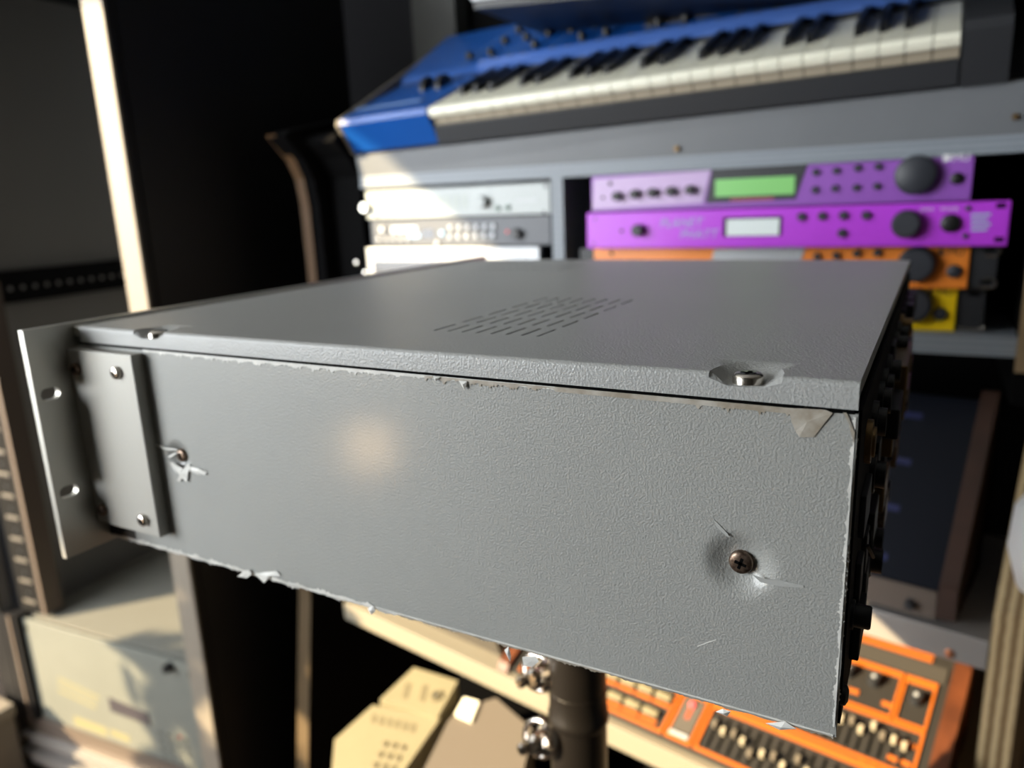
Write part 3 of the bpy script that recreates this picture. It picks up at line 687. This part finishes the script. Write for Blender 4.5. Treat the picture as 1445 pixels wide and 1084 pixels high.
# ------------------------------------------------------------------ rack cabinet on the left
CM = Matrix.Translation((-.606, .480, FLOOR*MM)) @ Matrix.Rotation(R(5), 4, 'Z')
def cl(p): return (CM.inverted() @ (Vector(p)*MM))/MM
CB = thing('rack_cabinet', 'tall black rack cabinet with pale front edge standing beside the desk', 'cabinet', M=CM)
MB().box(-45, 0, 0, 560, 0, 1560).build('side_board', M_cabout, CB)
MB().box(-40, 0, -5, 0, 0, 1560, 1).build('edge_trim', M_trim, CB)
MB().box(0, 2.5, 14, 60, 0, 1560).build('side_strip', M_cabout, CB)
MB().box(-585, -540, 0, 560, 0, 1560).build('side_board', M_cabin, CB)
MB().box(-585, -540, -5, 0, 0, 1560, 1).build('edge_trim', M_cabout, CB)
MB().box(-540, -496, -4, 20, 118, 352).build('front_post', M_cabout, CB)
MB().box(-515, -508, -8, -4, 118, 352).build('post_ridge', M_brownf, CB)
MB().box(-540, -45, 545, 560, 0, 1560).build('back_board', M_cabin, CB)
MB().box(-540, -45, 0, 545, 0, 118).build('base_board', M_brownf, CB)
MB().box(-540, -45, 0, 545, 1530, 1560).build('top_board', M_cabout, CB)
MB().box(-540, -45, -14, 0, 70, 84).build('sill_strip', M_barm, CB); MB().box(-540, -45, -20, 0, 30, 50).build('sill_strip', M_barm, CB)
RL = MB().box(-540, -450, 22, 26, 352, 1000).build('rack_rail', M_blackm, CB)
MB().box(-449.8, -440, 22, 60, 352, 1000).build('rail_flange', M_brownf, CB)
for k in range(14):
    MB().box(-499, -463, 20.6, 22, 372+k*44.45, 379+k*44.45, .5).build('lit_rail_slot', mat('rail_slot_lit_edge', '6a655f', .5, .3), RL)  # pale bars carry the lit edges of the slots as colour
    MB().lathe((-480, 22, 394+k*44.45), (0, -1, 0), [(4, 0), (3.4, 1.2)], 12).build('rail_hole', M_charc, RL)
# cross beam with rivets running back along the far inner side
b0 = onX(0, 383, -1150); zc = cl(b0).z
BM = MB().box(-540, -524, 60, 540, zc-62, zc).build('cross_beam', M_blackm, CB)
for k in range(18): MB().lathe((-524, 80+k*25, zc-34), (1, 0, 0), [(4.5, 0), (4, 2), (2, 3)], 12).build('rivet', M_cabin, BM, 40)
MB().box(-540, -505, 70, 96, 1000, 1530).build('rack_post', M_trim, CB)
# grey-beige rack sampler at the bottom of the cabinet
SM = thing('rack_sampler', 'grey-beige rack sampler with disk slot at the bottom of the black cabinet', 'rack unit', M=CM @ Matrix.Translation((0, 0, .1182)))
def cs(px_, py_):
    n = CM.to_3x3() @ Vector((0, 1, 0)); p = hit(px_, py_, n, (CM @ Vector((0, .008, 0)))/MM); q = cl(p); return q-Vector((0, 0, 118.2))
MB().box(-495, -47, 8, 14, 0, 226, 1.5).build('front_panel', M_beige, SM)
MB().box(-490, -52, 22, 380, 2, 225).build('chassis', mat('sampler_case', '77766f', .5), SM)
def splate(name, m, pix, d=1., parent=SM):
    pts = [cs(a, b) for a, b in pix]; return MB().prism([(q.x, q.z) for q in pts], 'y', 8-d, 8.1).build(name, m, parent)
DS = splate('disk_slot', mat('disk_plastic', '3d3a40', .4), [(153, 984), (209, 1007), (213, 1024), (157, 1003)], 1.5)
splate('disk_flap', mat('disk_flap', '5d585c', .4), [(166, 994), (205, 1010), (207, 1017), (168, 1001)], .6, DS)
for l in ([(82, 955), (140, 983), (140, 986), (82, 958)], [(82, 963), (138, 990), (138, 993), (82, 966)], [(82, 973), (136, 998), (136, 1001), (82, 976)]): splate('print_line', M_yprint, l, .3)
splate('print_block', M_yprint, [(104, 1010), (150, 1027), (152, 1040), (106, 1023)], .25)
splate('print_block', M_yprint, [(155, 1028), (182, 1039), (184, 1049), (157, 1038)], .25)
q = cs(241, 940); MB().lathe((q.x, 8, q.z), (0, -1, 0), [(9, 0), (8, 12), (6.5, 14)], 20).build('knob', M_black, SM, 40)
for i in range(4):
    for j in range(5):
        q = cs(226+i*12+j*2.5, 1034+j*11+i*3.5); MB().box(q.x-3.4, q.x+3.4, 5.5, 8, q.z-2.6, q.z+2.6, .5).build('button', mat('sampler_button', '55564f', .5), SM)
q = cs(255, 1040); MB().lathe((q.x, 8, q.z), (0, -1, 0), [(2.5, 0), (2, 2)], 10).build('led', mat('red_led', 'b03028', .4), SM)
for x, z in ((-487, 20), (-487, 205), (-54, 20), (-54, 205)): MB().box(x-3, x+3, 7.6, 8.2, z-6, z+6, .2).build('ear_slot', M_hole, SM)

# ------------------------------------------------------------------ lower console, turned ten degrees
OL = Vector((490.6, 603.0, -284.0))
LM = Matrix.Translation(OL*MM) @ Matrix.Rotation(R(-10), 4, 'Z')
def ll(p): return (LM.inverted() @ (Vector(p)*MM))/MM
def lv(v): return LM.to_3x3() @ Vector(v)
FZ = FLOOR-OL.z
LC = thing('instrument_console', 'low wooden console of shelves holding synthesizers in front of the desk', 'console', M=LM)
MB().prism([(2, FZ), (2, 36), (130, 171), (172, 208), (300, 208), (300, FZ)], 'x', 13, 44).build('side_panel', M_ply, LC)
MB().prism([(-226, FZ), (-163, -190), (-148, 20), (250, 20), (250, FZ)], 'x', -987, -954).build('side_panel', M_deskin, LC)
MB().prism([(-228, FZ), (-165, -190), (-150, 20), (-148.2, 20), (-163.2, -190), (-226.2, FZ)], 'x', -987, -954).build('edge_band', mat('oak_edge', '54442d', .6, bands=('X', 26, '433520')), LC)
MB().box(-951.8, 12.8, 0, 290, -34, 0, 1).build('upper_shelf', M_barm, LC)
MB().box(-905, 12.8, -133, 290, -222, -190, 1).build('lower_shelf', mat('pale_shelf', '837d6f', .5), LC)
MB().box(-951.8, 12.8, 240, 262, -480, -222).build('back_rail', M_deskin, LC)
MB().box(-951.8, 12.8, 262, 290, FZ, -222).build('back_panel', M_deskin, LC)
MB().box(-760, -400, -430, 239, -372, -350).build('front_tray', M_deskin, LC)
for x0 in (-758, -424): MB().box(x0, x0+20, -425, -405, FZ, -372).build('tray_leg', M_deskin, LC)
q = hit(1340, 922, lv((0, 1, 0)), OL); q = ll(q); MB().lathe((q.x, 0, q.z), (0, -1, 0), [(5, 0), (4.5, 2), (2, 3)], 16).build('shelf_screw', mat('copper_screw', 'd08a66', .3, .8), LC, 40)

# dark blue slanted synthesizer with wooden cheeks on the upper shelf
NV = thing('slant_synthesizer', 'dark navy slanted synthesizer with wooden end cheeks on the upper console shelf', 'synthesizer', M=LM)
ck = [(26, .1), (4, 10), (6, 45), (12, 50), (176, 226), (186, 226), (186, .1)]
M_cheek_shade = mat('shade_dark_wood', '3a2216', .55, var=.3, vscale=25)  # cheek wood darkened: the blocked light is put into its colour
MB().prism(ck, 'x', -39, -21).build('end_cheek', M_cheek_shade, NV); MB().prism(ck, 'x', -640, -622).build('end_cheek', M_cheek_shade, NV)
MB().prism([(26, 2), (9, 6), (9, 42), (172, 214), (180, 214), (180, 2)], 'x', -621.8, -39.2).build('body', M_navy, NV)
MB().box(-621, -40, 6, 9, 5, 38).build('front_strip', M_brownf, NV)
def nvz(y): return 42+(y-9)*172/163
q = hit(1285, 851, lv((0, 1, 0)), OL+lv((0, 6, 0))); q = ll(q); MB().lathe((q.x, 6, q.z), (0, -1, 0), [(5.5, 0), (5, 8), (4, 10)], 18).build('jack_socket', M_charc, NV, 40)
for k, y in enumerate((20, 62, 104, 148)):
    MB().add([(x, y+dy, nvz(y+dy)+.5) for x, dy in ((-560, 0), (-95, 0), (-95, 6), (-560, 6))], [(0, 1, 2, 3)]).build('panel_stripe', M_navyl, NV)
nn = Vector((0, -.726, .688))
for r_ in range(3):
    for c_ in range(8):
        y = 40+r_*43; x = -560+c_*56; MB().lathe((x, y, nvz(y)), nn, [(6, 0), (5, 9)], 14).build('knob', M_knob, NV, 40)
        MB().add([(x+10+a, y+14+b, nvz(y+14+b)+.5) for a, b in ((0, 0), (26, 0), (26, 5), (0, 5))], [(0, 1, 2, 3)]).build('legend_print', mat('dim_print', '5a6a72', .6), NV)

# black synthesizer with orange frames on the lower shelf
OS = thing('slider_synthesizer', 'black synthesizer with orange outlined sections, sliders and wooden cheeks on the lower shelf', 'synthesizer', M=LM)
SL = math.tan(R(24.4)); OY0, OY1 = -121., 97.
def oz(y): return -91-(80-y)*SL
on = Vector((0, -math.sin(R(24.4)), math.cos(R(24.4))))
def opx(px_, py_):
    return ll(hit(px_, py_, lv(on), OL+lv((0, 80, -91))))
MB().prism([(OY0, oz(OY0)-2), (OY1, oz(OY1)-2), (OY1, -190+.2), (OY0, -190+.2)], 'x', -545, -25).build('body', mat('synth_black', '262422', .5), OS)
for x0, x1 in ((-24.8, -7), (-563, -545.2)):
    MB().prism([(OY0-8, -189.8), (OY0-8, oz(OY0)-6), (OY0-2, oz(OY0)+6), (OY1+4, oz(OY1)+8), (OY1+10, -189.8)], 'x', x0, x1).build('end_cheek', M_cheek, OS)
def obar(name, x0, x1, y0, y1, m, h=1.2, lo=-2.2, parent=OS):
    vs = [(x, y, oz(y))+tuple() for x in (x0, x1) for y in (y0, y1)]
    vv = [Vector(v)+on*d for v in vs for d in (lo, h)]
    return MB().add(vv, [(0, 1, 3, 2), (4, 6, 7, 5), (0, 4, 5, 1), (2, 3, 7, 6), (0, 2, 6, 4), (1, 5, 7, 3)]).build(name, m, parent)
def frame(x0, x1, y0, y1, w=3.2, top=None):
    f_ = obar('section_frame', x0, x1, y1-(top or w), y1, M_orangeg)
    obar('frame_bar', x0, x1, y0, y0+w, M_orangeg, parent=f_); obar('frame_bar', x0, x0+w, y0+w, y1-(top or w), M_orangeg, parent=f_); obar('frame_bar', x1-w, x1, y0+w, y1-(top or w), M_orangeg, parent=f_)
    return f_
frame(-240, -72, -3, 55, 2.8, 6.5); frame(-70, -36, -3, 55, 2.8, 8); frame(-530, -243, -3, 55, 2.8, 6.5)
frame(-262, -36, -57, -5, 3); frame(-262, -36, -120, -60, 4, 7); frame(-301, -265, -120, -60, 4, 4); frame(-530, -304, -120, -60, 4, 5)
frame(-530, -265, -57, -5, 3)
for y in (80, 87): obar('header_stripe', -530, -48, y, y+3.4, M_orangeg)
obar('header', -540, -30, 58, 77, mat('synth_grey', '3a3733', .55), .6)
def oknob(x, y, r=8, h=12, m=None, name='knob'):
    b = MB().lathe((x, y, oz(y)), on, [(r, 0), (r*.85, h*.6), (r*.8, h), (r*.3, h+.4)], 18).build(name, m or M_charc, OS, 40)
    MB().lathe(Vector((x, y, oz(y)))+on*(h+.2), on, [(r*.34, 0), (r*.3, .8)], 12).build('knob_cap', M_silver, b)
for x, y in ((-130, 34), (-100, 33), (-53, 28), (-165, 34), (-200, 34)): oknob(x, y)
for k in range(8): oknob(-500+k*32, 30)
for x, y in ((-118, 14), (-80, 12), (-160, 14)): obar('legend_block', x-6, x+6, y-2.5, y+2.5, M_orangeg, .3)
def slider(x, y0, y1, t, m):
    s = obar('slider_slot', x-1, x+1, y0, y1, M_hole, .25); y = y0+(y1-y0)*t
    b = MB().box(-2.6, 2.6, -4, 4, 0, 9, .8); Mx = Matrix.Translation((x, y, oz(y))) @ Matrix.Rotation(R(24.4), 4, 'X'); b.xf(Mx).build('slider_cap', m, s)
M_cap = mat('slider_cap', 'a59c88', .5); M_capd = mat('slider_cap_dark', '6b6358', .5)
rs = random.Random(21)
for k in range(18): slider(-245+k*11.4, -50, -14, .55+rs.random()*.35, M_cap if k % 3 else M_capd)
for k in range(16): slider(-248+k*12.6, -112, -72, .25+rs.random()*.4, M_cap if k % 2 else M_capd)
for k in range(5): obar('legend_block', -90+k*11, -83+k*11, -62.5, -58.5, M_orangeg, .8)
for x in (-60, -46): obar('legend_block', x-5, x+5, -26, -21, M_orangeg, .3); obar('legend_block', x-5, x+5, -47, -42, M_orangeg, .3)
for r_ in range(2):
    for c_ in range(8):
        x = -322-c_*26+r_*-6; y = -78-r_*24
        Mx = Matrix.Translation((x, y, oz(y))) @ Matrix.Rotation(R(24.4), 4, 'X'); MB().box(-11, 11, -4.5, 4.5, 0, 6, 1.6).xf(Mx).build('pad_button', M_cream, OS, 40)
        obar('button_strip', x-12, x+12, y-10.5, y-6, M_orangeg, .6)
obar('ribbon_window', -296, -271, -108, -66, mat('window_grey', '55504a', .4), .4)
q = opx(976, 1000); MB().lathe((-284, -74, oz(-74)), on, [(4.5, 0), (4, 4), (2, 5)], 14).build('led_button', M_pink, OS, 40); obar('led_stem', -287, -281, -92, -78, mat('red_strip', 'a04a30', .5), .7)
obar('ribbon_key', -298, -272, -115, -110, M_silver, 1)

# charcoal module beside it on the lower shelf
GM = thing('desktop_module', 'charcoal desktop module on the lower console shelf left of the orange framed synthesizer', 'module', M=LM)
MB().prism([(-100, -189.8), (-112, -150), (-30, -90), (150, -60), (150, -189.8)], 'x', -890, -580).build('case', mat('module_grey', '4a4641', .5), GM)
for c_ in range(7): MB().lathe((-860+c_*40, -70, -118), (0, -.59, .81), [(7, 0), (6, 12)], 14).build('knob', M_black, GM, 40)
MB().box(-886, -584, -112.5, -109, -152, -148).build('front_seam', M_silver, GM)

# cream two-section desktop synth and grey pad on the front tray
TZ = -350.; tn = Vector((0, -math.sin(R(20)), math.cos(R(20))))
def tp(px_, py_, d=0.): return ll(hit(px_, py_, lv(tn), OL+lv((0, -150, -212)) + lv(tn)*d))
def wedge(name, m, pix, t, d=0., base=TZ):
    top = [tp(a, b, d) for a, b in pix]; n = len(top); bot = [Vector((p.x, p.y, base+.2)) for p in top]
    return MB().add(top+bot, [tuple(range(n)), tuple(range(2*n-1, n-1, -1))]+[(i, i+n, (i+1) % n+n, (i+1) % n) for i in range(n)]).build(name, m, t)
def tdeco(name, m, pix, t, h=1.2, d=0.):
    top = [tp(a, b, d) for a, b in pix]; n = len(top); hi = [p+tn*h for p in top]; lo = [p-tn*.5 for p in top]
    return MB().add(hi+lo, [tuple(range(n)), tuple(range(2*n-1, n-1, -1))]+[(i, i+n, (i+1) % n+n, (i+1) % n) for i in range(n)]).build(name, m, t)
CD = thing('desktop_synthesizer', 'cream desktop synthesizer with sliders and nine round buttons on the front tray', 'synthesizer', M=LM)
c1 = wedge('upper_section', M_cream, [(536, 987), (584, 942), (646, 961), (617, 1013)], CD, 3)
c2 = wedge('lower_section', M_cream, [(472, 1044), (526, 995), (621, 1014), (560, 1102), (467, 1102)], CD)
M_creamd = mat('dark_cream', '6a624c', .5)  # darker cream for slots, dial and buttons
for u in ((563, 975, 577, 964), (587, 979, 600, 966)):
    x0, y0, x1, y1 = u; tdeco('slider_slot', M_creamd, [(x0+4, y0+10), (x0+10, y1), (x0+17, y1+2), (x0+11, y0+12)], c1, .8, 3)
q = tp(616, 983, 3); MB().lathe(q, tn, [(10, 0), (9, 3)], 20).build('dial', M_creamd, c1, 40); MB().lathe(q+tn*3, tn, [(4, 0), (3, 2)], 12).build('dial_cap', M_charc, CD)
for k in range(6):
    x, y = 523+k*11, 1008+k*2.6; tdeco('slot', M_creamd, [(x, y+12), (x+3, y), (x+9, y+1.5), (x+6, y+13.5)], c2, .8)
for i in range(3):
    for j in range(3):
        q = tp(543+i*12.5-j*7, 1051+i*2.5+j*15); MB().lathe(q, tn, [(5, 0), (4.6, 2), (3, 2.6)], 16).build('round_button', M_creamd, c2, 40)
GP = thing('tablet_pad', 'grey pad with one white key beside the cream desktop synthesizer', 'controller', M=LM)
wedge('case', mat('pad_grey', '615950', .45), [(632, 1018), (648, 1000), (700, 985), (752, 1030), (735, 1102), (590, 1102)], GP, -8)
tdeco('white_key', M_tab, [(643, 1011), (656, 987), (677, 993), (666, 1021)], GP, 5, -8)

# lamp with white shade clamped beyond the plywood side
LP = thing('clamp_lamp', 'white round lamp shade on a dark arm clamped behind the plywood side panel', 'lamp', (575, 575, -470))
MB().lathe((556, 560, -206), (0, 0, 1), [(20, 0), (42, 14), (52, 50), (50, 90), (34, 118), (14, 128)], 32).build('lamp_shade', mat('lamp_white', 'd6dade', .5), LP, 50)
MB().tube([(556, 560, -78), (563, 566, -40), (600, 600, -30), (604, 612, -260), (592, 606, -470)], 6, 10).build('lamp_arm', M_charc, LP, 60)
MB().tube([(546, 586, -188), (545, 590, -300), (549, 588, -380), (552, 584, -460), (560, 586, -600), (556, 584, FLOOR+6)], 3.2, 8).build('lamp_cable', M_brownf, LP, 60)
MB().box(562, 598, 590, 640, -500, -460, 2).build('clamp', M_charc, LP)
# grey box on the floor by the cabinet
BX = thing('storage_box', 'grey storage box on the brown carpet in front of the cabinet', 'box', (-1090, 330, FLOOR))
MB().box(-1240, -1112, 290, 400, FLOOR, -770, 3).build('body', mat('box_grey', '6f685f', .7), BX); MB().box(-1244, -1108, 286, 404, -770, -745, 3).build('box_lid', mat('box_lid', '7c7469', .7), BX)
